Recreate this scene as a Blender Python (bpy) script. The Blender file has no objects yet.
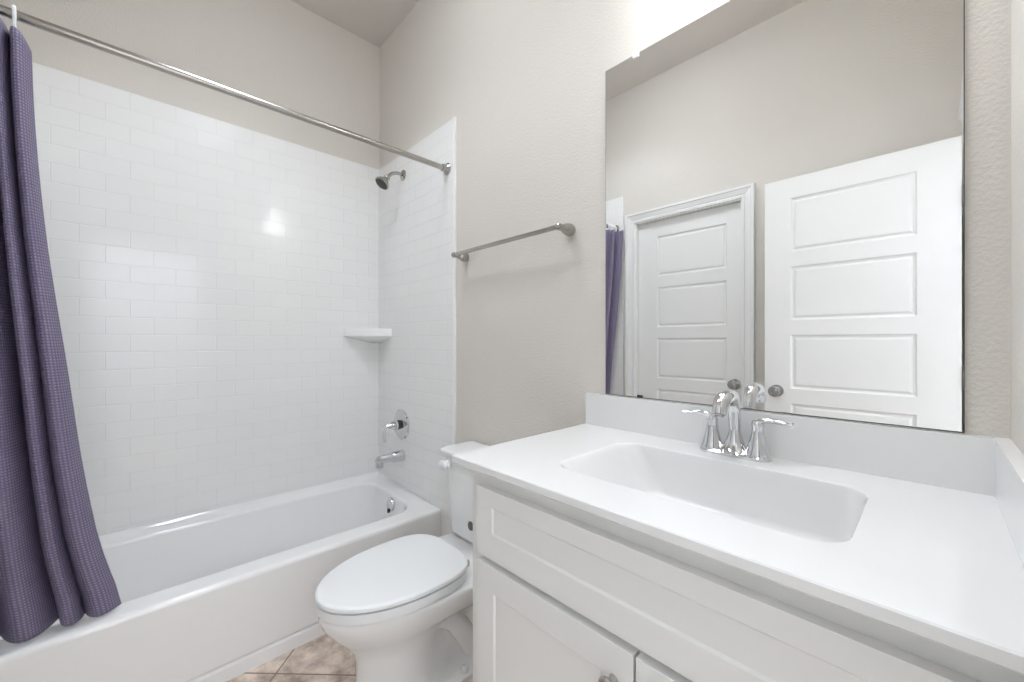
import bpy, bmesh, math, random
from mathutils import Vector, Matrix

PI = math.pi
scene = bpy.context.scene
COL = scene.collection

# ------------------------------------------------------------------ camera
cam_data = bpy.data.cameras.new('camera')
cam = bpy.data.objects.new('camera', cam_data)
COL.objects.link(cam)
cam_data.sensor_width = 36.0
cam_data.lens = 36.0 * 400.97 / 1024.0
cam_data.shift_y = 1.18 / 1024.0
cam_data.clip_start = 0.02
cam.location = (2.3952, -1.1322, 1.1777)
cam.rotation_euler = (PI / 2, 0, math.radians(90 - 43.6))
scene.camera = cam

# ------------------------------------------------------------------ world, exposure
world = bpy.data.worlds.new('world')
scene.world = world
world.use_nodes = True
world.node_tree.nodes['Background'].inputs[0].default_value = (0.9, 0.95, 1.0, 1)
world.node_tree.nodes['Background'].inputs[1].default_value = 0.3
scene.view_settings.view_transform = 'Standard'
scene.view_settings.look = 'None'
scene.view_settings.gamma = 1.0
scene.view_settings.use_curve_mapping = False
scene.view_settings.exposure = 0.13
scene.cycles.diffuse_bounces = 8
scene.cycles.max_bounces = 14
scene.cycles.glossy_bounces = 6

VANITY_LAMP_W = 1.9
CEILING_FILL_W = 22.0
CEILING_DOWN_FILL_W = 17.0
SHOWER_FILL_W = 26.0
HALL_FILL_W = 390.0

# ------------------------------------------------------------------ room measures (metres)
XR = 2.4906          # right wall
YF = -1.523          # front wall (door wall)
HC = 3.025           # ceiling
TILE_T = 2.2547
TILE_X = 0.8183

# ================================================================== materials
def new_mat(name):
    m = bpy.data.materials.new(name)
    m.use_nodes = True
    nt = m.node_tree
    b = nt.nodes['Principled BSDF']
    return m, nt, b

def simple(name, col, rough=0.5, metal=0.0, coat=0.0, spec=0.5):
    m, nt, b = new_mat(name)
    b.inputs['Base Color'].default_value = (*col, 1)
    b.inputs['Roughness'].default_value = rough
    b.inputs['Metallic'].default_value = metal
    b.inputs['Specular IOR Level'].default_value = spec
    if coat:
        b.inputs['Coat Weight'].default_value = coat
        b.inputs['Coat Roughness'].default_value = 0.05
    return m

def noise_bump(nt, b, scale, strength, dist, detail=3.0, rough_link=None):
    tc = nt.nodes.new('ShaderNodeTexCoord')
    nz = nt.nodes.new('ShaderNodeTexNoise')
    nz.inputs['Scale'].default_value = scale
    nz.inputs['Detail'].default_value = detail
    bp = nt.nodes.new('ShaderNodeBump')
    bp.inputs['Strength'].default_value = strength
    bp.inputs['Distance'].default_value = dist
    nt.links.new(tc.outputs['Object'], nz.inputs['Vector'])
    nt.links.new(nz.outputs['Fac'], bp.inputs['Height'])
    nt.links.new(bp.outputs['Normal'], b.inputs['Normal'])
    return nz

def plaster(name, col, scale=75, strength=0.35):
    m, nt, b = new_mat(name)
    b.inputs['Base Color'].default_value = (*col, 1)
    b.inputs['Roughness'].default_value = 0.62
    b.inputs['Specular IOR Level'].default_value = 0.3
    noise_bump(nt, b, scale, strength, 0.004, 2.0)
    return m

M = {}
M['wall'] = plaster('wall_paint', (0.68, 0.645, 0.597), 130, 0.45)
M['ceiling'] = plaster('ceiling_paint', (0.66, 0.625, 0.59), 90, 0.10)
M['hall'] = plaster('hallway_paint', (0.72, 0.72, 0.715), 120, 0.2)
M['trim'] = simple('trim_paint', (0.80, 0.80, 0.79), 0.35)
M['door'] = simple('door_paint', (0.80, 0.80, 0.79), 0.38)
M['cabinet'] = simple('cabinet_paint', (0.78, 0.78, 0.765), 0.38)
M['toe'] = simple('toe_kick_paint', (0.6, 0.6, 0.59), 0.5)
M['counter'] = simple('cultured_marble', (0.80, 0.80, 0.795), 0.18, coat=0.2)
M['tub'] = simple('tub_acrylic', (0.89, 0.89, 0.885), 0.10, coat=0.4)
M['porcelain'] = simple('porcelain', (0.86, 0.865, 0.86), 0.10, coat=0.4)
M['plastic'] = simple('white_plastic', (0.83, 0.84, 0.845), 0.28)
M['chrome'] = simple('chrome', (0.70, 0.70, 0.71), 0.06, 1.0)
M['nickel'] = simple('brushed_nickel', (0.46, 0.44, 0.415), 0.22, 1.0)
M['pewter'] = simple('pewter', (0.42, 0.42, 0.42), 0.16, 1.0)
M['black'] = simple('black_rubber', (0.02, 0.02, 0.02), 0.4)
M['greybadge'] = simple('grey_badge', (0.12, 0.12, 0.12), 0.35)
M['mirror'] = simple('mirror_silver', (0.93, 0.935, 0.93), 0.0, 1.0)
M['mirror_edge'] = simple('mirror_edge', (0.10, 0.11, 0.11), 0.25)
M['caulk'] = simple('edge_trim', (0.86, 0.86, 0.84), 0.35)
M['clear'] = simple('clip_plastic', (0.8, 0.8, 0.8), 0.15)
M['darkclip'] = simple('dark_clip', (0.05, 0.05, 0.05), 0.3)
M['nozzle'] = simple('nozzle_rubber', (0.07, 0.07, 0.07), 0.5)

def tile_mat(name, axis):
    """white glossy 3x6 inch running-bond tile; axis = horizontal axis of the wall"""
    m, nt, b = new_mat(name)
    L = nt.links.new
    tc = nt.nodes.new('ShaderNodeTexCoord')
    sp = nt.nodes.new('ShaderNodeSeparateXYZ')
    L(tc.outputs['Object'], sp.inputs[0])
    cb = nt.nodes.new('ShaderNodeCombineXYZ')
    ad = nt.nodes.new('ShaderNodeMath'); ad.operation = 'ADD'; ad.inputs[1].default_value = 0.151 * 40 + 0.0755
    L(sp.outputs[axis], ad.inputs[0])
    zz = nt.nodes.new('ShaderNodeMath'); zz.operation = 'SUBTRACT'
    zz.inputs[1].default_value = TILE_T - 0.0746 * 40
    L(sp.outputs['Z'], zz.inputs[0])
    L(ad.outputs[0], cb.inputs[0]); L(zz.outputs[0], cb.inputs[1])
    br = nt.nodes.new('ShaderNodeTexBrick')
    br.offset = 0.5
    br.inputs['Scale'].default_value = 1.0
    br.inputs['Brick Width'].default_value = 0.151
    br.inputs['Row Height'].default_value = 0.0746
    br.inputs['Mortar Size'].default_value = 0.0022
    br.inputs['Mortar Smooth'].default_value = 0.55
    br.inputs['Color1'].default_value = (0.86, 0.86, 0.85, 1)
    br.inputs['Color2'].default_value = (0.85, 0.85, 0.84, 1)
    br.inputs['Mortar'].default_value = (0.82, 0.82, 0.81, 1)
    L(cb.outputs[0], br.inputs['Vector'])
    L(br.outputs['Color'], b.inputs['Base Color'])
    inv = nt.nodes.new('ShaderNodeMath'); inv.operation = 'SUBTRACT'; inv.inputs[0].default_value = 1.0
    L(br.outputs['Fac'], inv.inputs[1])
    nz = nt.nodes.new('ShaderNodeTexNoise'); nz.inputs['Scale'].default_value = 9.0; nz.inputs['Detail'].default_value = 1.0
    L(tc.outputs['Object'], nz.inputs['Vector'])
    mx = nt.nodes.new('ShaderNodeMath'); mx.operation = 'MULTIPLY_ADD'; mx.inputs[1].default_value = 0.18
    L(nz.outputs['Fac'], mx.inputs[0]); L(inv.outputs[0], mx.inputs[2])
    bp = nt.nodes.new('ShaderNodeBump')
    bp.inputs['Strength'].default_value = 0.45
    bp.inputs['Distance'].default_value = 0.0022
    L(mx.outputs[0], bp.inputs['Height'])
    L(bp.outputs['Normal'], b.inputs['Normal'])
    b.inputs['Roughness'].default_value = 0.15
    b.inputs['Coat Weight'].default_value = 0.22
    b.inputs['Coat Roughness'].default_value = 0.06
    L(bp.outputs['Normal'], b.inputs['Coat Normal'])
    return m
M['tile_y'] = tile_mat('wall_tile_long', 'Y')
M['tile_x'] = tile_mat('wall_tile_end', 'X')

def floor_mat():
    m, nt, b = new_mat('floor_tile')
    L = nt.links.new
    tc = nt.nodes.new('ShaderNodeTexCoord')
    mp = nt.nodes.new('ShaderNodeMapping')
    # grid turned 45 degrees, one joint crossing at (0.785, -0.757)
    mp.vector_type = 'TEXTURE'
    mp.inputs['Location'].default_value = (0.785, -0.757, 0)
    mp.inputs['Rotation'].default_value = (0, 0, math.radians(45))
    L(tc.outputs['Object'], mp.inputs['Vector'])
    br = nt.nodes.new('ShaderNodeTexBrick')
    br.offset = 0.0
    br.inputs['Scale'].default_value = 1.0
    br.inputs['Brick Width'].default_value = 0.33
    br.inputs['Row Height'].default_value = 0.33
    br.inputs['Mortar Size'].default_value = 0.003
    br.inputs['Mortar Smooth'].default_value = 0.2
    L(mp.outputs[0], br.inputs['Vector'])
    n1 = nt.nodes.new('ShaderNodeTexNoise'); n1.inputs['Scale'].default_value = 13; n1.inputs['Detail'].default_value = 8; n1.inputs['Roughness'].default_value = 0.65
    L(tc.outputs['Object'], n1.inputs['Vector'])
    r = nt.nodes.new('ShaderNodeValToRGB')
    e = r.color_ramp.elements
    e[0].position = 0.36; e[0].color = (0.36, 0.275, 0.22, 1)
    e[1].position = 0.62; e[1].color = (0.80, 0.68, 0.58, 1)
    L(n1.outputs['Fac'], r.inputs[0])
    mix = nt.nodes.new('ShaderNodeMix'); mix.data_type = 'RGBA'
    L(br.outputs['Fac'], mix.inputs[0])
    L(r.outputs[0], mix.inputs[6])
    mix.inputs[7].default_value = (0.22, 0.16, 0.12, 1)
    L(mix.outputs[2], b.inputs['Base Color'])
    bp = nt.nodes.new('ShaderNodeBump'); bp.inputs['Strength'].default_value = 0.3; bp.inputs['Distance'].default_value = 0.003
    bp.invert = True
    L(br.outputs['Fac'], bp.inputs['Height']); L(bp.outputs['Normal'], b.inputs['Normal'])
    b.inputs['Roughness'].default_value = 0.42
    return m
M['floor'] = floor_mat()

def cloth_mat():
    m, nt, b = new_mat('waffle_cloth')
    L = nt.links.new
    uv = nt.nodes.new('ShaderNodeUVMap'); uv.uv_map = 'UVMap'
    sp = nt.nodes.new('ShaderNodeSeparateXYZ'); L(uv.outputs[0], sp.inputs[0])
    outs = []
    for ax in ('X', 'Y'):
        mu = nt.nodes.new('ShaderNodeMath'); mu.operation = 'MULTIPLY'; mu.inputs[1].default_value = 2 * PI / 0.0080
        L(sp.outputs[ax], mu.inputs[0])
        sn = nt.nodes.new('ShaderNodeMath'); sn.operation = 'SINE'; L(mu.outputs[0], sn.inputs[0])
        h = nt.nodes.new('ShaderNodeMath'); h.operation = 'MULTIPLY_ADD'; h.inputs[1].default_value = 0.5; h.inputs[2].default_value = 0.5
        L(sn.outputs[0], h.inputs[0]); outs.append(h)
    pr = nt.nodes.new('ShaderNodeMath'); pr.operation = 'MULTIPLY'
    L(outs[0].outputs[0], pr.inputs[0]); L(outs[1].outputs[0], pr.inputs[1])
    mix = nt.nodes.new('ShaderNodeMix'); mix.data_type = 'RGBA'
    L(pr.outputs[0], mix.inputs[0])
    mix.inputs[6].default_value = (0.150, 0.126, 0.208, 1)
    mix.inputs[7].default_value = (0.34, 0.30, 0.44, 1)
    L(mix.outputs[2], b.inputs['Base Color'])
    bp = nt.nodes.new('ShaderNodeBump'); bp.inputs['Strength'].default_value = 0.7; bp.inputs['Distance'].default_value = 0.003
    L(pr.outputs[0], bp.inputs['Height']); L(bp.outputs['Normal'], b.inputs['Normal'])
    b.inputs['Roughness'].default_value = 0.45
    return m
M['cloth'] = cloth_mat()

def shade_mat():
    m, nt, b = new_mat('frosted_glass_shade')
    nt.nodes.remove(b)
    out = nt.nodes['Material Output']
    d = nt.nodes.new('ShaderNodeBsdfDiffuse'); d.inputs[0].default_value = (0.85, 0.84, 0.82, 1)
    t = nt.nodes.new('ShaderNodeBsdfTranslucent'); t.inputs[0].default_value = (0.8, 0.78, 0.75, 1)
    mx = nt.nodes.new('ShaderNodeMixShader'); mx.inputs[0].default_value = 0.35
    nt.links.new(d.outputs[0], mx.inputs[1]); nt.links.new(t.outputs[0], mx.inputs[2])
    em = nt.nodes.new('ShaderNodeEmission'); em.inputs[0].default_value = (0.95, 1.0, 1.06, 1); em.inputs[1].default_value = 5.0
    ads = nt.nodes.new('ShaderNodeAddShader')
    nt.links.new(mx.outputs[0], ads.inputs[0]); nt.links.new(em.outputs[0], ads.inputs[1])
    nt.links.new(ads.outputs[0], out.inputs[0])
    return m
M['shade'] = shade_mat()

def emis(name, col, s):
    m, nt, b = new_mat(name)
    b.inputs['Base Color'].default_value = (0.8, 0.8, 0.8, 1)
    b.inputs['Emission Color'].default_value = (*col, 1)
    b.inputs['Emission Strength'].default_value = s
    return m
M['bulb'] = emis('lit_bulb', (1.0, 0.96, 0.90), 30.0)
M['lens'] = emis('fill_lens', (0.96, 1.0, 1.07), 4.0)
M['dome'] = emis('fill_dome', (0.92, 1.0, 1.10), CEILING_FILL_W)

# ================================================================== mesh helpers
ORIGIN = {}

def finish(name, bm, mat, parent=None, loc=(0, 0, 0), smooth=True, angle=35, bevel=0.0, weighted=False):
    """links bm (built in world coordinates) as one mesh object"""
    if bevel:
        es = [e for e in bm.edges if len(e.link_faces) == 2 and e.calc_face_angle(0) > math.radians(35)]
        bmesh.ops.bevel(bm, geom=es, offset=bevel, segments=2, profile=0.5, affect='EDGES', clamp_overlap=True)
    org = Vector(loc) if parent is None else ORIGIN[parent.name]
    bmesh.ops.translate(bm, verts=bm.verts, vec=-org)
    bmesh.ops.recalc_face_normals(bm, faces=bm.faces)
    me = bpy.data.meshes.new(name)
    bm.to_mesh(me); bm.free()
    me.materials.append(mat)
    if smooth:
        me.shade_smooth()
        me.set_sharp_from_angle(angle=math.radians(angle))
    o = bpy.data.objects.new(name, me)
    COL.objects.link(o)
    if weighted or bevel:
        wn = o.modifiers.new('weighted_normals', 'WEIGHTED_NORMAL'); wn.keep_sharp = True; wn.weight = 60
    if parent is None:
        o.location = org
    else:
        o.parent = parent
    ORIGIN[o.name] = org
    return o

def tag(o, label=None, cat=None, group=None, kind=None):
    if label: o['label'] = label
    if cat: o['category'] = cat
    if group: o['group'] = group
    if kind: o['kind'] = kind
    return o

def thing(name, loc, label, cat, group=None, kind=None):
    o = bpy.data.objects.new(name, None)
    COL.objects.link(o)
    o.location = loc
    o.empty_display_size = 0.05
    ORIGIN[o.name] = Vector(loc)
    return tag(o, label, cat, group, kind)

def BM():
    return bmesh.new()

def box(bm, x0, x1, y0, y1, z0, z1):
    vs = [bm.verts.new(p) for p in ((x0, y0, z0), (x1, y0, z0), (x1, y1, z0), (x0, y1, z0),
                                   (x0, y0, z1), (x1, y0, z1), (x1, y1, z1), (x0, y1, z1))]
    for f in ((0, 3, 2, 1), (4, 5, 6, 7), (0, 1, 5, 4), (1, 2, 6, 5), (2, 3, 7, 6), (3, 0, 4, 7)):
        bm.faces.new([vs[i] for i in f])
    return bm

def loft(bm, loops, cap0=True, cap1=True, closed=True):
    rings = [[bm.verts.new(p) for p in l] for l in loops]
    n = len(rings[0])
    for a, b in zip(rings, rings[1:]):
        for i in range(n if closed else n - 1):
            j = (i + 1) % n
            bm.faces.new((a[i], a[j], b[j], b[i]))
    if cap0: bm.faces.new(list(reversed(rings[0])))
    if cap1: bm.faces.new(rings[-1])
    return rings

def frame_of(d):
    d = Vector(d).normalized()
    up = Vector((0, 0, 1)) if abs(d.z) < 0.95 else Vector((1, 0, 0))
    u = d.cross(up).normalized()
    v = u.cross(d).normalized()
    return d, u, v

def lathe(bm, base, axis, prof, n=32, cap0=True, cap1=True, sx=1.0, sy=1.0):
    """prof = [(distance along axis, radius)]"""
    d, u, v = frame_of(axis)
    base = Vector(base)
    loops = []
    for s, r in prof:
        r = max(r, 1e-4)
        loops.append([base + d * s + u * (r * sx * math.cos(2 * PI * i / n)) + v * (r * sy * math.sin(2 * PI * i / n)) for i in range(n)])
    loft(bm, loops, cap0, cap1)
    return bm

def tube(bm, pts, rad, n=16, flat=None, caps=True):
    """sweep through pts; rad number or list; flat=(a,b) multiplies the two cross axes"""
    pts = [Vector(p) for p in pts]
    rr = rad if isinstance(rad, (list, tuple)) else [rad] * len(pts)
    loops = []
    prev_u = None
    for i, p in enumerate(pts):
        t = (pts[min(i + 1, len(pts) - 1)] - pts[max(i - 1, 0)]).normalized()
        if prev_u is None:
            _, u, v = frame_of(t)
        else:
            u = (prev_u - t * prev_u.dot(t)).normalized()
            v = u.cross(t).normalized()
        prev_u = u
        r = rr[i]
        fa, fb = (1, 1) if flat is None else (flat[i] if isinstance(flat, list) else flat)
        loops.append([p + u * (r * fa * math.cos(2 * PI * k / n)) + v * (r * fb * math.sin(2 * PI * k / n)) for k in range(n)])
    loft(bm, loops, caps, caps)
    return bm

def spline(pts, k=8):
    """Catmull-Rom through pts (tuples of any length)"""
    out = []
    n = len(pts)
    for i in range(n - 1):
        p0, p1, p2, p3 = pts[max(i - 1, 0)], pts[i], pts[i + 1], pts[min(i + 2, n - 1)]
        for j in range(k):
            t = j / k
            out.append(tuple(0.5 * (2 * b + (c - a) * t + (2 * a - 5 * b + 4 * c - d) * t * t + (-a + 3 * b - 3 * c + d) * t ** 3)
                             for a, b, c, d in zip(p0, p1, p2, p3)))
    out.append(tuple(pts[-1]))
    return out

def rrect(x0, x1, y0, y1, r, z, k=6):
    """rounded rectangle, r a number or four radii (x1y1, x0y1, x0y0, x1y0)"""
    rs = r if isinstance(r, (list, tuple)) else [r] * 4
    out = []
    for (cx, cy, a0), q in zip(((x1, y1, 0), (x0, y1, 90), (x0, y0, 180), (x1, y0, 270)), rs):
        sx = -1 if cx == x1 else 1
        sy = -1 if cy == y1 else 1
        for i in range(k + 1):
            a = math.radians(a0 + 90 * i / k)
            out.append((cx + sx * q + q * math.cos(a), cy + sy * q + q * math.sin(a), z))
    return out

def struct(name, bm, mat, parent=None, loc=(0, 0, 0), **kw):
    o = finish(name, bm, mat, parent, loc, **kw)
    if parent is None: o['kind'] = 'structure'
    return o

# ================================================================== room shell
DY0, DY1, DH = -1.362, -0.640, 2.045         # doorway in the right wall (y range, height)
CX0, CX1, CH = 0.909, 1.611, 2.037           # closet doorway in the front wall
WT = 0.12
HX = 4.4                                     # hallway far wall

bm = BM(); box(bm, -WT, HX + WT, YF - 1.2, 0.6, -0.10, 0.0)
struct('floor', bm, M['floor'], smooth=False)
bm = BM(); box(bm, -WT, XR + WT, YF - WT, WT, HC, HC + 0.1)
struct('ceiling', bm, M['ceiling'], smooth=False)
bm = BM(); box(bm, -WT, 0, YF - WT, WT, 0, HC)
w_left = struct('wall_left', bm, M['wall'], smooth=False)
bm = BM(); box(bm, 0, XR, 0, WT, 0, HC)
w_back = struct('wall_back', bm, M['wall'], smooth=False)
bm = BM()
box(bm, XR, XR + WT, DY1, WT, 0, HC); box(bm, XR, XR + WT, YF - WT, DY0, 0, HC); box(bm, XR, XR + WT, DY0, DY1, DH, HC)
w_right = struct('wall_right', bm, M['wall'], smooth=False)
bm = BM()
box(bm, 0, CX0, YF - WT, YF, 0, HC); box(bm, CX1, XR, YF - WT, YF, 0, HC); box(bm, CX0, CX1, YF - WT, YF, CH, HC)
w_front = struct('wall_front', bm, M['wall'], smooth=False)
# hallway beyond the open doorway
bm = BM(); box(bm, XR + WT, HX, YF - 1.2, 0.6, 2.75, 2.85)
struct('ceiling_hallway', bm, M['hall'], smooth=False)
bm = BM(); box(bm, HX, HX + WT, YF - 1.2, 0.6, 0, 2.75)
struct('wall_hallway', bm, M['hall'], smooth=False)
bm = BM(); box(bm, XR + WT, HX, 0.6, 0.6 + WT, 0, 2.75)
struct('wall_hallway_end', bm, M['hall'], smooth=False)

# tiled tub surround, on the three alcove walls
TT = 0.008
bm = BM(); box(bm, 0, TT, YF, 0, 0.345, TILE_T)
t = struct('tile_panel', bm, M['tile_y'], w_left, smooth=False)
bm = BM(); box(bm, TT, TILE_X - 0.008, -TT, 0, 0, TILE_T)
struct('tile_panel', bm, M['tile_x'], w_back, smooth=False)
bm = BM(); box(bm, TILE_X - 0.008, TILE_X, -TT - 0.003, 0, 0, TILE_T + 0.002)
struct('tile_edge_strip', bm, M['caulk'], w_back, bevel=0.002)
bm = BM(); box(bm, TT, TILE_X - 0.008, YF, YF + TT, 0, TILE_T)
struct('tile_panel', bm, M['tile_x'], w_front, smooth=False)
bm = BM(); box(bm, TILE_X - 0.008, TILE_X, YF, YF + TT + 0.003, 0, TILE_T + 0.002)
struct('tile_edge_strip', bm, M['caulk'], w_front, bevel=0.002)

# baseboards
def baseboard(name, x0, x1, y0, y1):
    b = BM(); box(b, x0, x1, y0, y1, 0, 0.10)
    return struct(name, b, M['trim'], bevel=0.004)
baseboard('baseboard_back', TILE_X, 1.63, -0.014, 0)
baseboard('baseboard_front', 1.685, XR, YF, YF + 0.014)

# ---- moulded panel doors
def panelled_face(bm, x0, x1, zb, zt, y, s, panels):
    """front face at y looking towards s (+1/-1 along y) with moulded panels"""
    xs0, xs1 = panels[0][0], panels[0][1]
    def quad(a, b, c, d, dy=(0, 0, 0, 0)):
        bm.faces.new([bm.verts.new((p[0], y - s * k, p[1])) for p, k in zip((a, b, c, d), dy)])
    quad((x0, zb), (xs0, zb), (xs0, zt), (x0, zt))
    quad((xs1, zb), (x1, zb), (x1, zt), (xs1, zt))
    zs = [zb]
    for p in sorted(panels, key=lambda q: q[2]): zs += [p[2], p[3]]
    zs.append(zt)
    for i in range(0, len(zs), 2):
        quad((xs0, zs[i]), (xs1, zs[i]), (xs1, zs[i + 1]), (xs0, zs[i + 1]))
    for (a, b, c, d) in panels:
        rings = []
        for ins, dep in ((0, 0), (0.006, 0.007), (0.013, 0.0085), (0.022, 0.0030), (0.026, 0.0026)):
            rings.append(([(a + ins, c + ins), (b - ins, c + ins), (b - ins, d - ins), (a + ins, d - ins)], dep))
        for (r0, d0), (r1, d1) in zip(rings, rings[1:]):
            for i in range(4):
                j = (i + 1) % 4
                quad(r0[i], r0[j], r1[j], r1[i], (d0, d0, d1, d1))
        quad(*rings[-1][0], (rings[-1][1],) * 4)

def panel_door(x0, x1, zb, zt, yfront, thick, s, pz0, px0, px1):
    bm = BM()
    pans = [(px0, px1, pz0 + 0.355 * k - 0.278, pz0 + 0.355 * k) for k in range(0, -5, -1)]
    panelled_face(bm, x0, x1, zb, zt, yfront, s, pans)
    panelled_face(bm, x0, x1, zb, zt, yfront - s * thick, -s, pans)
    yb = yfront - s * thick
    for a, b in (((x0, zb), (x1, zb)), ((x1, zb), (x1, zt)), ((x1, zt), (x0, zt)), ((x0, zt), (x0, zb))):
        bm.faces.new([bm.verts.new(p) for p in ((a[0], yfront, a[1]), (b[0], yfront, b[1]), (b[0], yb, b[1]), (a[0], yb, a[1]))])
    bmesh.ops.remove_doubles(bm, verts=bm.verts, dist=0.0001)
    return bm

def knob(parent, x, y, z, s):
    b = BM()
    lathe(b, (x, y, z), (0, s, 0), [(0, 0.032), (0.006, 0.031), (0.010, 0.016), (0.028, 0.011), (0.034, 0.017), (0.042, 0.026),
                                   (0.052, 0.0285), (0.061, 0.025), (0.067, 0.014), (0.068, 0.0)], 28)
    k = finish('door_knob', b, M['pewter'], parent)
    k['label'] = 'dark pewter door knob'
    return k

# open door leaf, standing in the room at right angles to the right wall
d2 = thing('door_2', (XR - 0.011, -1.362, 0.01), 'white five-panel door standing open, its hinge edge at the side wall', 'door', kind='structure')
b = panel_door(1.7685, 2.4770, 0.012, 2.030, -1.362, 0.035, 1, 1.925, 1.885, 2.347)
finish('door_leaf', b, M['door'], d2, smooth=False)
knob(d2, 1.823, -1.362, 0.921, 1); knob(d2, 1.823, -1.397, 0.921, -1)
for hz in (1.78, 1.03, 0.27):
    b = BM(); lathe(b, (2.4845, -1.357, hz - 0.045), (0, 0, 1), [(0, 0.0055), (0.09, 0.0055)], 12)
    finish('hinge', b, M['nickel'], d2)

# closed door in the front wall
d1 = thing('door_1', (1.26, YF - 0.03, 0.0), 'white five-panel door shut inside its white casing', 'door', kind='structure')
b = panel_door(CX0 + 0.012, CX1 - 0.012, 0.012, 2.024, YF - 0.030, 0.035, 1, 1.916, 1.060, 1.514)
finish('door_leaf', b, M['door'], d1, smooth=False)
knob(d1, 1.563, YF - 0.030, 0.921, 1)

# casings: a stepped profile with mitred corners, run round an opening
PROFILE = [(0.0, 0.0), (0.0, 0.011), (0.014, 0.013), (0.019, 0.0095), (0.026, 0.013), (0.050, 0.019), (0.054, 0.023), (0.068, 0.023), (0.071, 0.0)]
def casing(name, a0, a1, h, place):
    """a0,a1 opening ends, h opening height; place(a, out, z) -> world point"""
    b = BM()
    loops = []
    for path in range(4):
        l = []
        for off, out in PROFILE:
            if path == 0: l.append(place(a0 - off, out, 0.0))
            if path == 1: l.append(place(a0 - off, out, h + off))
            if path == 2: l.append(place(a1 + off, out, h + off))
            if path == 3: l.append(place(a1 + off, out, 0.0))
        loops.append(l)
    loft(b, loops)
    return struct(name, b, M['trim'], smooth=False)
casing('trim_1', CX0 + 0.002, CX1 - 0.002, CH - 0.002, lambda a, o, z: (a, YF + o, z))
bm = BM()   # jamb and stop of the closet doorway
box(bm, CX0, CX0 + 0.010, YF - WT, YF, 0, CH); box(bm, CX1 - 0.010, CX1, YF - WT, YF, 0, CH); box(bm, CX0 + 0.010, CX1 - 0.010, YF - WT, YF, CH - 0.010, CH)
box(bm, CX0, CX1, YF - WT, YF - WT + 0.012, 0, CH)
struct('trim_2', bm, M['trim'], smooth=False)
bm = BM()   # jamb of the open doorway
box(bm, XR, XR + WT, DY0, DY0 + 0.004, 0, DH); box(bm, XR, XR + WT, DY1 - 0.012, DY1, 0, DH); box(bm, XR, XR + WT, DY0 + 0.004, DY1 - 0.012, DH - 0.012, DH)
struct('trim_3', bm, M['trim'], smooth=False)
b = BM()
loft(b, [[(XR - o, DY1 + off, 0.0) for off, o in PROFILE], [(XR - o, DY1 + off, DH + off) for off, o in PROFILE], [(XR - o, DY0 + 0.0, DH + off) for off, o in PROFILE]])
struct('trim_4', b, M['trim'], smooth=False)

# ================================================================== vanity light, then added unseen fill lamps
def point_light(name, loc, watts, radius, parent=None):
    l = bpy.data.lights.new(name, 'POINT'); l.energy = watts; l.shadow_soft_size = radius
    l.color = (0.95, 1.0, 1.08)
    o = bpy.data.objects.new(name, l); COL.objects.link(o); o.location = loc
    if parent:
        o.parent = parent; o.location = Vector(loc) - ORIGIN[parent.name]
    return o

def spot_light(name, loc, watts, parent, size=0.06, angle=150, blend=0.6, col=(0.92, 1.0, 1.11)):
    l = bpy.data.lights.new(name, 'SPOT'); l.energy = watts; l.shadow_soft_size = size
    l.spot_size = math.radians(angle); l.spot_blend = blend; l.color = col
    o = bpy.data.objects.new(name, l); COL.objects.link(o)
    o.parent = parent; o.location = Vector(loc) - ORIGIN[parent.name]
    return o

vl = thing('vanity_light', (2.06, 0, 2.44), 'three-shade vanity light bar on the wall above the mirror', 'wall light')
b = BM(); box(b, 1.88, 2.24, -0.022, 0, 2.405, 2.475); finish('backplate', b, M['nickel'], vl, bevel=0.004)
for sx in (1.94, 2.06, 2.18):
    b = BM(); tube(b, spline([(sx, -0.02, 2.44), (sx, -0.07, 2.455), (sx, -0.115, 2.45), (sx, -0.125, 2.428)], 5), 0.008, 12)
    finish('arm', b, M['nickel'], vl)
    b = BM(); lathe(b, (sx, -0.125, 2.435), (0, 0, -1), [(0, 0.026), (0.02, 0.032), (0.05, 0.041), (0.09, 0.052), (0.145, 0.068), (0.143, 0.065), (0.09, 0.049), (0.05, 0.038), (0.02, 0.029)], 32, True, False)
    sh = finish('glass_shade', b, M['shade'], vl)
    b = BM(); bmesh.ops.create_uvsphere(b, u_segments=16, v_segments=10, radius=0.022, matrix=Matrix.Translation((sx, -0.125, 2.388)))
    finish('bulb', b, M['bulb'], sh)
    point_light('vanity_bulb_light', (sx, -0.125, 2.358), VANITY_LAMP_W, 0.015, vl)

cl = thing('ceiling_fill_light', (1.25, -0.72, HC), 'added unseen dome light on the ceiling, evening out the room light', 'added ceiling light')  # added overhead fill, out of view, to even out the room light
b = BM(); lathe(b, (1.25, -0.72, HC), (0, 0, -1), [(0, 0.185), (0.022, 0.185), (0.024, 0.165)], 48, True, False); finish('trim_ring', b, M['nickel'], cl)
b = BM(); lathe(b, (1.25, -0.72, HC - 0.02), (0, 0, -1), [(0, 0.165), (0.02, 0.158), (0.05, 0.125), (0.07, 0.07), (0.076, 0.0)], 48, True); finish('dome', b, M['dome'], cl)

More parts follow.
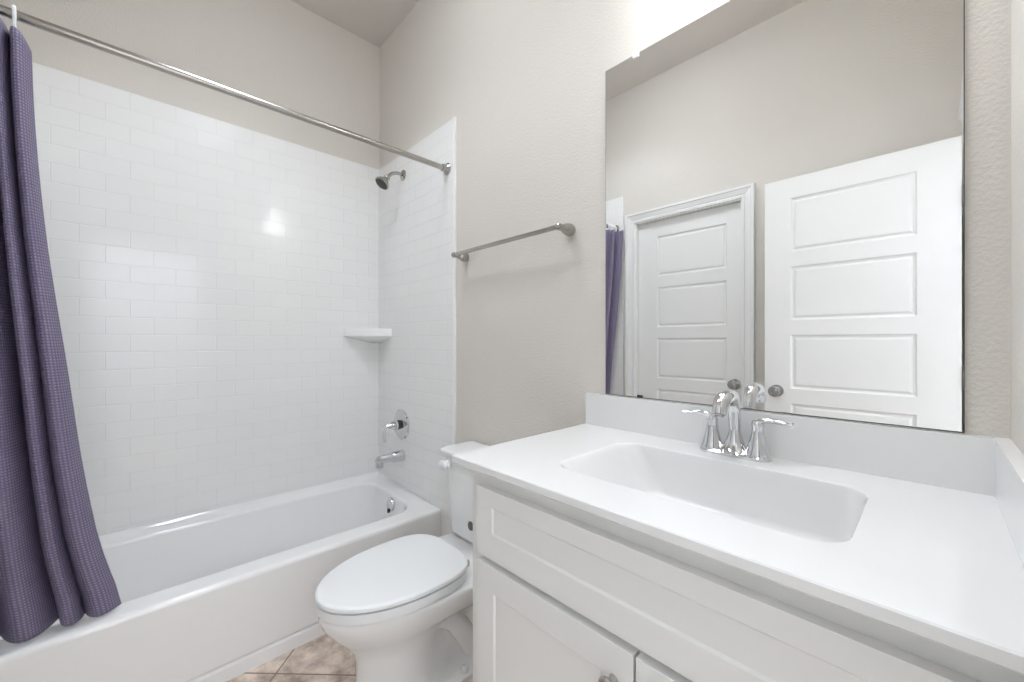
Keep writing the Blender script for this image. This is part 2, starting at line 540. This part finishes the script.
def recessed(x, y, label, watts):
    r = thing('recessed_fill_light', (x, y, HC), label, 'added ceiling light')
    b = BM(); lathe(b, (x, y, HC), (0, 0, -1), [(0, 0.135), (0.006, 0.133), (0.010, 0.122), (0.006, 0.116)], 40, True, False); finish('trim_ring', b, M['plastic'], r)
    b = BM(); lathe(b, (x, y, HC - 0.001), (0, 0, -1), [(0, 0.118), (0.006, 0.116)], 40); finish('lens', b, M['lens'], r)
    spot_light('recessed_fill_spot', (x, y, HC - 0.02), watts, r, 0.115, 126, 0.55)
recessed(0.92, -0.88, 'added unseen fill light in the ceiling over the edge of the bathtub', SHOWER_FILL_W)  # added fill to brighten the bathtub side
recessed(2.05, -0.62, 'added unseen fill light in the ceiling in front of the vanity', CEILING_DOWN_FILL_W)  # added fill to balance light on the vanity and floor

hl = thing('hallway_fill_light', (XR + WT, -1.0, 2.42), 'added unseen fill lamp above the outside of the open doorway washing the hallway wall', 'wall light')  # added fill: bounces soft light off the hallway wall through the doorway
b = BM(); box(b, XR + WT, XR + WT + 0.03, -1.12, -0.88, 2.36, 2.48); finish('backplate', b, M['nickel'], hl, bevel=0.004)
b = BM()
loft(b, [[(XR + WT + 0.03 + 0.075 * math.sin(PI * k / 16), y, 2.42 - 0.055 * math.cos(PI * k / 16)) for k in range(17)] for y in (-1.28, -0.72)])
finish('fill_shade', b, M['lens'], hl)
lo = spot_light('hallway_fill_spot', (XR + WT + 0.125, -1.0, 2.42), HALL_FILL_W, hl, 0.05, 165, 0.6)
lo.rotation_euler = (0, math.radians(-66), 0)

# ================================================================== bathtub
TW, TZ = 0.7035, 0.345
tub = thing('bathtub', (0.35, -0.76, 0), 'white alcove bathtub with a plain apron against the tiled wall', 'bathtub')
x0, x1, y0, y1 = TT + 0.001, TW, YF + TT + 0.001, -TT - 0.001
bm = BM()
def zrim(p, z, up):   # back and end edges rise a little to meet the tile
    return [(q[0], q[1], z + up * max(0.0, 1 - (q[0] - x0) / 0.03)) for q in p]
loops = [
    rrect(x0, x1, y0, y1, 0.004, 0.0),
    rrect(x0, x1, y0, y1, 0.004, 0.046),
    rrect(x0, x1 - 0.009, y0, y1, 0.004, 0.050),
    rrect(x0, x1 - 0.009, y0, y1, 0.004, 0.056),
    rrect(x0, x1, y0, y1, 0.004, 0.066),
    rrect(x0, x1, y0, y1, 0.004, TZ - 0.018),
    rrect(x0, x1 - 0.003, y0, y1, 0.004, TZ - 0.007),
    rrect(x0, x1 - 0.010, y0, y1, 0.004, TZ - 0.001),
    zrim(rrect(x0, x1 - 0.018, y0, y1, 0.004, TZ), TZ, 0.028),
    zrim(rrect(x0 + 0.012, x1 - 0.030, y0 + 0.012, y1 - 0.012, 0.01, TZ), TZ, 0.020),
    rrect(x0 + 0.035, x1 - 0.092, y0 + 0.055, y1 - 0.066, (0.13, 0.10, 0.10, 0.10), TZ),
    rrect(x0 + 0.043, x1 - 0.101, y0 + 0.065, y1 - 0.076, (0.125, 0.10, 0.10, 0.10), TZ - 0.004),
    rrect(x0 + 0.050, x1 - 0.109, y0 + 0.078, y1 - 0.084, (0.125, 0.10, 0.10, 0.10), TZ - 0.016),
    rrect(x0 + 0.062, x1 - 0.120, y0 + 0.16, y1 - 0.100, (0.13, 0.10, 0.10, 0.10), 0.20),
    rrect(x0 + 0.076, x1 - 0.135, y0 + 0.24, y1 - 0.120, (0.13, 0.10, 0.10, 0.10), 0.10),
    rrect(x0 + 0.095, x1 - 0.152, y0 + 0.29, y1 - 0.145, (0.12, 0.10, 0.10, 0.10), 0.068),
    rrect(x0 + 0.125, x1 - 0.180, y0 + 0.33, y1 - 0.18, (0.10, 0.08, 0.08, 0.08), 0.058),
]
loft(bm, loops)
finish('tub_shell', bm, M['tub'], tub, angle=50, weighted=True)
b = BM(); lathe(b, (0.355, -0.0985, 0.292), (0, -1, 0.07), [(0, 0.037), (0.006, 0.037), (0.012, 0.034), (0.015, 0.022), (0.014, 0.008), (0.014, 0.0)], 32)
o = finish('overflow_plate', b, M['chrome'], tub); o['label'] = 'round chrome overflow plate'
b = BM(); box(b, 0.349, 0.361, -0.121, -0.110, 0.252, 0.272); finish('overflow_slot', b, M['black'], o)
b = BM(); lathe(b, (0.33, -0.30, 0.058), (0, 0, 1), [(0, 0.033), (0.004, 0.032), (0.006, 0.022), (0.010, 0.018), (0.014, 0.0)], 28)
o = finish('drain_stopper', b, M['chrome'], tub); o['label'] = 'chrome drain stopper'

# ================================================================== fittings on the tiled end wall
FX = 0.312
sh = thing('shower_fixture', (0.319, -TT, 2.126), 'small brushed nickel shower head on a bent arm high on the tiled end wall', 'shower head')
b = BM(); lathe(b, (0.319, -TT, 2.126), (0, -1, 0), [(0, 0.030), (0.004, 0.029), (0.010, 0.020), (0.012, 0.012)], 28); finish('wall_flange', b, M['nickel'], sh)
b = BM(); tube(b, spline([(0.319, -TT, 2.126), (0.319, -0.04, 2.128), (0.319, -0.075, 2.116), (0.319, -0.105, 2.088)], 6), 0.0095, 14); finish('shower_arm', b, M['nickel'], sh)
hd = Vector((0.0, -0.60, -0.80)).normalized()
hb = Vector((0.319, -0.100, 2.093))
b = BM(); lathe(b, hb, hd, [(0, 0.012), (0.006, 0.016), (0.014, 0.016), (0.020, 0.013), (0.028, 0.019), (0.044, 0.033), (0.056, 0.040), (0.062, 0.041), (0.064, 0.037)], 32)
o = finish('spray_head', b, M['nickel'], sh)
b = BM(); lathe(b, hb + hd * 0.063, hd, [(0, 0.036), (0.004, 0.034), (0.006, 0.026), (0.006, 0.0)], 32)
o2 = finish('nozzle_face', b, M['nozzle'], o); o2['label'] = 'dark rubber spray face'

vx, vz = 0.302, 0.709
vv = thing('shower_valve', (vx, -TT, vz), 'round chrome shower valve with a curved lever on the tiled end wall', 'shower valve')
b = BM(); lathe(b, (vx, -TT, vz), (0, -1, 0), [(0, 0.086), (0.004, 0.086), (0.010, 0.080), (0.013, 0.060), (0.017, 0.035), (0.018, 0.024)], 44); finish('escutcheon', b, M['chrome'], vv)
b = BM(); lathe(b, (vx, -TT - 0.015, vz), (0, -1, 0), [(0, 0.027), (0.018, 0.026), (0.020, 0.022)], 28); o = finish('collar', b, M['black'], vv); o['label'] = 'black valve collar'
b = BM(); lathe(b, (vx, -TT - 0.034, vz), (0, -1, 0), [(0, 0.027), (0.012, 0.027), (0.036, 0.018), (0.058, 0.012), (0.066, 0.008), (0.068, 0.0)], 28)
hh = finish('handle_hub', b, M['chrome'], vv)
pts = spline([(vx, -0.060, vz + 0.004), (vx, -0.092, vz), (vx, -0.112, vz - 0.018), (vx, -0.116, vz - 0.050), (vx, -0.112, vz - 0.084)], 6)
n = len(pts)
b = BM(); tube(b, pts, [0.013 - 0.004 * math.sin(PI * i / (n - 1)) for i in range(n)], 14, [(1.0, 0.9 - 0.35 * i / (n - 1)) for i in range(n)])
finish('lever', b, M['chrome'], vv)

sp = thing('tub_spout', (FX, -TT, 0.534), 'chrome bathtub spout on the tiled end wall below the valve', 'spout')
b = BM()
secs = [(0.0, 0.033, 0.033, 0.0), (0.003, 0.033, 0.033, 0), (0.03, 0.031, 0.031, 0), (0.06, 0.029, 0.029, 0.0), (0.10, 0.0255, 0.024, 0.001), (0.130, 0.0245, 0.0235, 0.002), (0.150, 0.022, 0.020, 0.0), (0.158, 0.014, 0.013, -0.003), (0.160, 0.0002, 0.0002, -0.004)]
loft(b, [[(FX + a * math.cos(2 * PI * k / 28), -TT - s, 0.534 + dz + c * math.sin(2 * PI * k / 28)) for k in range(28)] for s, a, c, dz in secs])
finish('spout_body', b, M['chrome'], sp)
b = BM(); lathe(b, (FX, -TT - 0.134, 0.530), (0, -0.15, -1), [(0, 0.021), (0.020, 0.0225), (0.036, 0.0225), (0.038, 0.019), (0.030, 0.017)], 26); finish('spout_outlet', b, M['chrome'], sp)

# corner shelf moulded in the tiled corner
cs = thing('corner_shelf', (TT, -TT, 1.20), 'white moulded soap shelf fixed across the tiled corner', 'shelf')
def shelf_loop(r0, r1, z, back=TT):
    pts = [(back, -back, z)]
    for i in range(13):
        a = i / 12
        ang = a * PI / 2
        px = back + r0 * math.sin(ang) ** 1.35
        py = -back - r1 * math.cos(ang) ** 1.35
        pts.append((px, py, z))
    return pts
b = BM()
loft(b, [shelf_loop(0.03, 0.035, 1.172), shelf_loop(0.10, 0.13, 1.190), shelf_loop(0.164, 0.21, 1.209), shelf_loop(0.172, 0.217, 1.214), shelf_loop(0.172, 0.217, 1.252), shelf_loop(0.168, 0.213, 1.258),
        shelf_loop(0.160, 0.203, 1.258), shelf_loop(0.155, 0.198, 1.250), shelf_loop(0.03, 0.03, 1.250)])
finish('shelf_body', b, M['tub'], cs, angle=40)

# ================================================================== shower rod, rings, curtain
RX, RZ, RR = 0.757, 2.024, 0.0125
rod = thing('shower_rod', (RX, -0.76, RZ), 'straight brushed nickel shower rod across the bathtub alcove', 'curtain rod')
b = BM(); lathe(b, (RX, YF + TT, RZ), (0, 1, 0), [(0.004, RR), (-YF - 2 * TT - 0.004, RR)], 20); finish('rod', b, M['nickel'], rod)
for yb, s in ((-TT, -1), (YF + TT, 1)):
    b = BM(); lathe(b, (RX, yb, RZ), (0, s, 0), [(0, 0.029), (0.004, 0.029), (0.008, 0.025), (0.014, 0.019), (0.030, 0.017), (0.032, 0.0135)], 28); finish('flange', b, M['nickel'], rod)

random.seed(4)
KS = [0, .10, .20, .275, .335, .52, .70, .85, 1.0]       # fold phase along the sheet: ridges at even multiples of pi
KP = [-.45, 0, 1, 2, 3, 4, 5, 6, 7]
LEAD = [(0.0, -1.322), (0.13, -1.316), (0.27, -1.302), (0.365, -1.289), (0.43, -1.278), (0.555, -1.257), (0.70, -1.236), (0.885, -1.196), (1.0, -1.145)]
def interp(x, ks, vs):
    for a0, a1, b0, b1 in zip(ks, ks[1:], vs, vs[1:]):
        if x <= a1: return b0 + (b1 - b0) * (x - a0) / (a1 - a0)
    return vs[-1]
def smooth_interp(x, ks, vs):
    return (interp(max(ks[0], x - 0.02), ks, vs) + interp(x, ks, vs) * 2 + interp(min(ks[-1], x + 0.02), ks, vs)) / 4
def curtain_point(s, t):
    """s 0 = free edge .. 1 = wall edge, t 0 = top .. 1 = hem"""
    y_lead = interp(t, [p[0] for p in LEAD], [p[1] for p in LEAD])
    y_lead = (y_lead + interp(max(0, t - .05), [p[0] for p in LEAD], [p[1] for p in LEAD]) + interp(min(1, t + .05), [p[0] for p in LEAD], [p[1] for p in LEAD])) / 3
    y_lead -= 0.006 + 0.007 * t
    y_rear = -1.500
    y = y_lead + (y_rear - y_lead) * s
    xc = RX - 0.010 - 0.108 * t
    amp = (0.050 + 0.008 * math.sin(PI * min(1, t * 0.60))) * (1 + 0.9 * (1 - 0.85 * t) * max(0.0, min(1.0, (s - 0.45) / 0.3)))
    ph = PI * smooth_interp(s, KS, KP) + 0.35 * math.sin(3.0 * t + 5.0 * s) * (1 - t)
    ph += 0.12 * math.sin(ph)
    amp *= 1 - 0.30 * t ** 3
    h = math.cos(ph)
    big = 1 + 0.08 * math.exp(-((s - .52) / .14) ** 2) * t
    x = xc + amp * big * h
    y -= (0.006 + 0.007 * t) * math.sin(ph) * min(1.0, (1.02 - s) * 6)
    x += 0.004 * math.sin(9 * t + 14 * s) * t * (1 - t) * 4
    ztop = 1.988 - 0.046 * math.exp(-s / 0.10) + 0.004 * math.cos(ph)
    z = ztop - t * (ztop - 0.360)
    return Vector((x, y, z))
NS, NT = 190, 90
cur = thing('shower_curtain', (RX, -1.42, 0.36), 'purple grey waffle weave shower curtain gathered at the end of the rod', 'shower curtain')
bm = BM()
grid = [[bm.verts.new(curtain_point(i / NS, j / NT)) for i in range(NS + 1)] for j in range(NT + 1)]
uvl = bm.loops.layers.uv.new('UVMap')
# cloth coordinates in metres measured along the folded sheet at mid height
arc = [0.0]
for i in range(NS):
    arc.append(arc[-1] + (grid[NT // 2][i + 1].co - grid[NT // 2][i].co).length)
uvof = {}
for j in range(NT + 1):
    for i in range(NS + 1):
        uvof[grid[j][i]] = (arc[i], grid[j][i].co.z)
for j in range(NT):
    for i in range(NS):
        f = bm.faces.new((grid[j][i], grid[j][i + 1], grid[j + 1][i + 1], grid[j + 1][i]))
        for lp in f.loops: lp[uvl].uv = uvof[lp.vert]
o = finish('curtain_sheet', bm, M['cloth'], cur, angle=180)
md = o.modifiers.new('thickness', 'SOLIDIFY'); md.thickness = 0.0022; md.offset = 0

def ring_mesh(y):
    b = BM()
    pts = []
    for i in range(25):
        a = math.radians(-235 + 330 * i / 24)
        pts.append((RX + 0.026 * math.sin(a) * 0.85, y + 0.004 * math.sin(a), RZ - 0.014 + 0.034 * math.cos(a)))
    pts = pts + [(RX + 0.004, y, RZ - 0.058)]
    tube(b, pts, 0.0035, 10)
    return b
ring_group = 'curtain rings gathered by the end wall'
first = finish('curtain_ring', ring_mesh(-1.350), M['plastic'], None, (RX, -1.350, RZ))
tag(first, 'white plastic curtain ring at the free edge of the gathered curtain', 'curtain ring')
for i in range(7):
    c = first.copy(); COL.objects.link(c)
    c.location = (RX, -1.388 - 0.0170 * i, RZ)
    tag(c, 'white plastic curtain ring bunched close to the end wall', 'curtain ring', ring_group)

# ================================================================== towel bar
tb = thing('towel_bar', (1.207, 0, 1.571), 'brushed nickel towel bar on the wall above the toilet', 'towel bar')
b = BM(); tube(b, [(0.896, -0.070, 1.573), (1.520, -0.070, 1.573)], 0.0075, 16, (1.0, 1.15)); finish('bar', b, M['nickel'], tb)
for px in (0.902, 1.514):
    b = BM(); lathe(b, (px, 0, 1.572), (0, -1, 0), [(0, 0.017), (0.006, 0.0205), (0.016, 0.0225), (0.028, 0.0210), (0.042, 0.0165), (0.054, 0.0120), (0.060, 0.0110), (0.072, 0.0125), (0.080, 0.0105), (0.084, 0.005), (0.085, 0)], 26)
    finish('post', b, M['nickel'], tb)

# ================================================================== toilet
TX = 1.165
toi = thing('toilet', (TX, -0.42, 0), 'white two-piece toilet with a closed lid between bathtub and vanity', 'toilet')
def egg(yf, yb, hw, z, n=48, waist=0.0, sq=1.0, cx=TX):
    """outline: front at yf (towards -y), back at yb; widest a third from the back"""
    out = []
    L = yb - yf
    for i in range(n):
        a = 2 * PI * i / n
        c, s = math.cos(a), math.sin(a)
        if c < 0:   # front part
            y = yf + 0.60 * L + 0.60 * L * c
        else:
            y = yf + 0.60 * L + 0.40 * L * (abs(c) ** (0.60 if sq else 1))
        u = (y - yf) / L
        x = hw * (abs(s) ** (1.0 if c < 0 else 0.66)) * (1 if s >= 0 else -1)
        if waist: x *= 1 - waist * math.exp(-((u - 0.60) / 0.22) ** 2)
        out.append((cx + x, y, z))
    return out
bm = BM()
loft(bm, [
    egg(-0.640, -0.06, 0.120, 0.000), egg(-0.640, -0.06, 0.120, 0.022), egg(-0.632, -0.07, 0.112, 0.034, waist=0.15),
    egg(-0.626, -0.09, 0.110, 0.060, waist=0.60), egg(-0.624, -0.09, 0.110, 0.14, waist=0.66), egg(-0.626, -0.09, 0.112, 0.19, waist=0.55),
    egg(-0.640, -0.085, 0.122, 0.225, waist=0.40), egg(-0.668, -0.08, 0.142, 0.262, waist=0.20), egg(-0.702, -0.07, 0.164, 0.300),
    egg(-0.724, -0.06, 0.176, 0.335), egg(-0.733, -0.05, 0.182, 0.360), egg(-0.732, -0.05, 0.181, 0.370), egg(-0.724, -0.058, 0.173, 0.3775)])
# trapway bulging on both sides behind the front column
for s in (-1, 1):
    tube(bm, spline([(TX + s * 0.030, -0.50, 0.20), (TX + s * 0.042, -0.40, 0.235), (TX + s * 0.048, -0.31, 0.20), (TX + s * 0.050, -0.25, 0.12), (TX + s * 0.050, -0.21, 0.04)], 6), 0.038, 18)
finish('bowl', bm, M['porcelain'], toi, angle=60)
for s in (-1, 1):
    b = BM(); lathe(b, (TX + s * 0.098, -0.285, 0.026), (0, 0, 1), [(0, 0.015), (0.010, 0.015), (0.018, 0.011), (0.021, 0.0)], 18)
    finish('bolt_cap', b, M['plastic'], toi)
bm = BM()   # seat: a ring under the lid
def seat_loop(d, z, front=-0.740, back=-0.272, hw=0.181):
    return egg(front + d, back - d, hw - d, z)
loft(bm, [seat_loop(0.016, 0.3840), seat_loop(0.002, 0.3840), seat_loop(0.001, 0.386), seat_loop(0.001, 0.4095), seat_loop(0.0025, 0.4110), seat_loop(0.06, 0.4110), seat_loop(0.066, 0.402), seat_loop(0.064, 0.3840)], False, False)
finish('seat', bm, M['plastic'], toi, angle=50, weighted=True)
bm = BM()
loft(bm, [seat_loop(0.050, 0.4165, hw=0.180), seat_loop(0.001, 0.4165, hw=0.180), seat_loop(-0.001, 0.4175, hw=0.180), seat_loop(-0.001, 0.4265, hw=0.180), seat_loop(0.002, 0.4305, hw=0.180), seat_loop(0.010, 0.4335, hw=0.180), seat_loop(0.08, 0.4355, hw=0.180)])
finish('lid', bm, M['plastic'], toi, angle=50, weighted=True)
for s in (-1, 1):
    b = BM(); lathe(b, (TX + s * 0.07 - 0.02, -0.262, 0.397), (1, 0, 0), [(0, 0.007), (0.002, 0.009), (0.038, 0.009), (0.040, 0.007)], 16)
    box(b, TX + s * 0.07 - 0.02, TX + s * 0.07 + 0.02, -0.274, -0.254, 0.378, 0.394)
    finish('hinge', b, M['plastic'], toi)
bm = BM()   # tank, narrower at the bottom
def tank_loop(hw, yf, z, r=0.03, yb=-0.014):
    return rrect(TX - hw - 0.010, TX + hw, yf, yb, (0.012, 0.012, r, r), z)
loft(bm, [tank_loop(0.145, -0.150, 0.384), tank_loop(0.154, -0.160, 0.388), tank_loop(0.158, -0.164, 0.40), tank_loop(0.172, -0.167, 0.52), tank_loop(0.188, -0.170, 0.69), tank_loop(0.188, -0.170, 0.702)])
finish('tank', bm, M['porcelain'], toi, angle=50, weighted=True)
bm = BM()
loft(bm, [tank_loop(0.196, -0.176, 0.698), tank_loop(0.206, -0.182, 0.702), tank_loop(0.214, -0.187, 0.712), tank_loop(0.216, -0.188, 0.722), tank_loop(0.212, -0.185, 0.729), tank_loop(0.200, -0.174, 0.732)])
finish('tank_lid', bm, M['porcelain'], toi, angle=50, weighted=True)
b = BM(); lathe(b, (1.022, -0.166, 0.674), (0, -1, 0), [(0, 0.012), (0.010, 0.012), (0.013, 0.017), (0.018, 0.0195), (0.026, 0.0195), (0.031, 0.015), (0.033, 0.0)], 24)
bmesh.ops.create_uvsphere(b, u_segments=24, v_segments=14, radius=1.0, matrix=Matrix.Translation((1.004, -0.199, 0.671)) @ Matrix.Rotation(math.radians(8), 4, 'Y') @ Matrix.Diagonal((0.030, 0.011, 0.0185, 1)))
o = finish('flush_lever', b, M['plastic'], toi)
b = BM(); lathe(b, (1.147, -0.1645, 0.458), (0, -1, 0.05), [(0, 0.0175), (0.004, 0.0170), (0.006, 0.013), (0.0062, 0)], 24)
o = finish('tank_badge', b, M['greybadge'], toi); o['label'] = 'small round dark grey disc low on the tank front'

# ================================================================== vanity
VX0, VX1 = 1.621, XR - 0.002
YFF, YDF = -0.527, -0.547          # face frame plane, door/drawer front plane
van = thing('vanity_cabinet', (2.06, -0.27, 0), 'white shaker vanity cabinet below the sink counter', 'vanity')
b = BM()
box(b, VX0, VX0 + 0.016, YFF + 0.019, -0.002, 0.095, 0.8835)          # side panels, bottom, back
box(b, VX1 - 0.016, VX1, YFF + 0.019, -0.002, 0.095, 0.8835)
box(b, VX0 + 0.016, VX1 - 0.016, YFF + 0.019, -0.002, 0.095, 0.111)
box(b, VX0 + 0.016, VX1 - 0.016, -0.010, -0.002, 0.111, 0.8835)
finish('carcass', b, M['cabinet'], van, smooth=False)
b = BM()
def slab(x0, x1, z0, z1): box(b, x0, x1, YFF, YFF + 0.019, z0, z1)
slab(VX0, VX0 + 0.05, 0.095, 0.8835); slab(VX1 - 0.03, VX1, 0.095, 0.8835)
slab(VX0 + 0.05, VX1 - 0.03, 0.82, 0.8835); slab(VX0 + 0.05, VX1 - 0.03, 0.655, 0.71); slab(VX0 + 0.05, VX1 - 0.03, 0.095, 0.14)
finish('face_frame', b, M['cabinet'], van, smooth=False)
b = BM(); box(b, VX0 + 0.004, VX1, YFF + 0.065, -0.01, 0.0, 0.095); finish('toe_kick', b, M['toe'], van)

def shaker(x0, x1, z0, z1, rail, rt=None, rb=None):
    """overlay front: frame with a recessed flat panel"""
    b = BM()
    yb, yf, yp = YFF - 0.0005, YDF, YDF + 0.0040
    rt = rt or rail; rb = rb or rail
    def ring(a, c, y, d=None): return [(x0 + a, y, z0 + c), (x1 - a, y, z0 + c), (x1 - a, y, z1 - (c if d is None else d)), (x0 + a, y, z1 - (c if d is None else d))]
    e = 0.0004
    loft(b, [ring(0, 0, yb), ring(0, 0, yf + e), ring(e, e, yf), ring(rail - e, rb - e, yf, rt - e), ring(rail, rb, yf + e, rt), ring(rail + 0.004, rb + 0.004, yp, rt + 0.004)])
    return b
finish('drawer_front', shaker(1.662, 2.468, 0.690, 0.845, 0.052, 0.038, 0.056), M['cabinet'], van, smooth=False)
ld = finish('door', shaker(1.662, 2.0625, 0.112, 0.6735, 0.058), M['cabinet'], van, smooth=False)
rd = finish('door', shaker(2.0675, 2.468, 0.112, 0.6735, 0.058), M['cabinet'], van, smooth=False)
def pull(parent, x, z):
    b = BM(); lathe(b, (x, YDF, z), (0, -1, 0), [(0, 0.009), (0.003, 0.008), (0.010, 0.006), (0.014, 0.009), (0.018, 0.0145), (0.022, 0.0155), (0.025, 0.013), (0.026, 0.006), (0.0262, 0)], 24)
    return finish('knob', b, M['nickel'], parent)
pull(ld, 2.027, 0.614); pull(rd, 2.103, 0.614)

ZC = 0.903
vt = thing('sink_counter', (2.035, -0.28, ZC), 'white vanity counter with a moulded rectangular sink basin', 'countertop')
OX0, OX1, OY0, OY1 = 1.584, XR - 0.0005, -0.5644, -0.0005
def outer(d, z): return rrect(OX0 + d, OX1, OY0 + d, OY1, (0.0008, 0.0008, 0.004, 0.0008), z, 6)
bm = BM()
loft(bm, [rrect(1.785, 2.333, -0.465, -0.122, 0.05, ZC - 0.019, 6), outer(0.003, ZC - 0.019), outer(0.0, ZC - 0.016), outer(0.0, ZC - 0.0022), outer(0.0022, ZC),
    rrect(1.800, 2.318, -0.450, -0.137, (0.050, 0.050, 0.056, 0.056), ZC, 6),
    rrect(1.803, 2.316, -0.4485, -0.1385, (0.049, 0.049, 0.055, 0.055), ZC - 0.0010, 6),
    rrect(1.808, 2.3145, -0.4475, -0.1395, (0.048, 0.048, 0.054, 0.054), ZC - 0.004, 6),
    rrect(1.816, 2.312, -0.4465, -0.1405, (0.048, 0.048, 0.054, 0.054), ZC - 0.012, 6),
    rrect(1.824, 2.3115, -0.4450, -0.1415, (0.048, 0.048, 0.054, 0.054), ZC - 0.024, 6),
    rrect(1.860, 2.3085, -0.440, -0.1455, (0.046, 0.044, 0.05, 0.05), ZC - 0.070, 6),
    rrect(1.886, 2.305, -0.434, -0.150, (0.046, 0.040, 0.05, 0.05), ZC - 0.102, 6),
    rrect(1.900, 2.295, -0.424, -0.160, (0.042, 0.038, 0.05, 0.05), ZC - 0.115, 6),
    rrect(1.925, 2.270, -0.405, -0.180, (0.04, 0.04, 0.045, 0.045), ZC - 0.124, 6),
    rrect(1.975, 2.20, -0.36, -0.22, (0.03, 0.03, 0.03, 0.03), ZC - 0.127, 6)], False, True)
finish('counter', bm, M['counter'], vt, angle=40, weighted=True)
b = BM(); box(b, OX0 + 0.004, OX1, -0.0195, -0.0005, ZC, 1.0064); finish('backsplash', b, M['counter'], vt, bevel=0.003)
b = BM(); box(b, XR - 0.0195, OX1, OY0 + 0.004, -0.0195, ZC, 1.0064); finish('side_splash', b, M['counter'], vt, bevel=0.003)
b = BM(); lathe(b, (2.06, -0.285, ZC - 0.127), (0, 0, 1), [(0, 0.030), (0.003, 0.029), (0.004, 0.020), (0.008, 0.018), (0.010, 0)], 28); finish('drain', b, M['chrome'], vt)

# ---- faucet
FXC, FY = 2.060, -0.063
fa = thing('faucet', (FXC, FY, ZC), 'chrome two-handle faucet with arched spout on the vanity counter', 'faucet')
b = BM()
loft(b, [rrect(FXC - 0.080, FXC + 0.080, FY - 0.028, FY + 0.028, 0.027, ZC, 8), rrect(FXC - 0.080, FXC + 0.080, FY - 0.028, FY + 0.028, 0.027, ZC + 0.006, 8),
         rrect(FXC - 0.076, FXC + 0.076, FY - 0.024, FY + 0.024, 0.023, ZC + 0.010, 8)])
finish('base_plate', b, M['chrome'], fa)
for s in (-1, 1):
    hx = FXC + s * 0.0508
    b = BM(); lathe(b, (hx, FY, ZC + 0.008), (0, 0, 1), [(0, 0.0265), (0.004, 0.0265), (0.010, 0.0240), (0.030, 0.0185), (0.050, 0.0140), (0.066, 0.0122), (0.069, 0.0133), (0.078, 0.0133), (0.083, 0.010), (0.084, 0)], 28)
    hd = finish('handle', b, M['chrome'], fa)
    pts = spline([(hx - s * 0.006, FY, ZC + 0.081), (hx + s * 0.010, FY - 0.001, ZC + 0.091), (hx + s * 0.034, FY - 0.003, ZC + 0.094), (hx + s * 0.056, FY - 0.006, ZC + 0.092), (hx + s * 0.072, FY - 0.008, ZC + 0.093)], 6)
    n = len(pts)
    b = BM(); tube(b, pts, [0.0085 + 0.003 * math.sin(PI * i / (n - 1)) - (0.004 if i == n - 1 else 0) for i in range(n)], 14, [(1.0, 0.75 - 0.40 * i / (n - 1)) for i in range(n)])
    finish('lever', b, M['chrome'], hd)
pts = spline([(FXC, FY + 0.004, ZC + 0.008), (FXC, FY + 0.004, ZC + 0.030), (FXC, FY + 0.003, ZC + 0.075), (FXC, FY - 0.002, ZC + 0.115), (FXC, FY - 0.022, ZC + 0.142), (FXC, FY - 0.058, ZC + 0.146), (FXC, FY - 0.088, ZC + 0.133), (FXC, FY - 0.100, ZC + 0.110)], 7)
n = len(pts)
def srad(i):
    u = i / (n - 1)
    return 0.0255 * max(0, 1 - u * 4.2) ** 1.3 + 0.0140 + 0.004 * math.sin(PI * min(1, max(0, (u - 0.45) / 0.55)))
b = BM(); tube(b, pts, [srad(i) for i in range(n)], 22)
so = finish('spout', b, M['chrome'], fa)
b = BM(); lathe(b, (FXC, FY - 0.0998, ZC + 0.1108), (0, -0.46, -0.89), [(0, 0.0105), (0.004, 0.0100), (0.005, 0.008), (0.003, 0.0)], 20); finish('aerator', b, M['nickel'], so)
b = BM(); lathe(b, (FXC, FY + 0.021, ZC + 0.008), (0, 0, 1), [(0, 0.004), (0.050, 0.003), (0.052, 0.005), (0.060, 0.0055), (0.063, 0.003), (0.064, 0)], 14); finish('lift_rod', b, M['chrome'], fa)

# ================================================================== mirror
MX0, MX1, MZ0, MZ1 = 1.6555, 2.4360, 1.0085, 2.065
mi = thing('wall_mirror', ((MX0 + MX1) / 2, 0, MZ0), 'large frameless rectangular mirror on the wall above the backsplash', 'mirror')
b = BM(); box(b, MX0, MX1, -0.0045, -0.0005, MZ0, MZ1); finish('mirror_backing', b, M['mirror_edge'], mi, smooth=False)
b = BM(); box(b, MX0 + 0.0015, MX1 - 0.0015, -0.0056, -0.0045, MZ0 + 0.0015, MZ1 - 0.0015); finish('glass', b, M['mirror'], mi, smooth=False)
def clip(x, z, s, m):
    b = BM(); box(b, x - 0.009, x + 0.009, -0.0095, -0.0055, z - (0.013 if s > 0 else 0.002), z + (0.002 if s > 0 else 0.013))
    box(b, x - 0.009, x + 0.009, -0.0095, -0.0003, z + (0.001 if s > 0 else -0.002), z + (0.009 if s > 0 else -0.001))
    o = finish('mirror_clip', b, m, mi, bevel=0.001)
    return o
clip(1.765, MZ1, 1, M['clear']); clip(2.32, MZ1, 1, M['clear'])
b = BM(); box(b, 1.770, 1.787, -0.0085, -0.0055, MZ0, MZ0 + 0.008); o = finish('mirror_clip', b, M['darkclip'], mi); o['label'] = 'small dark clip at the lower edge'
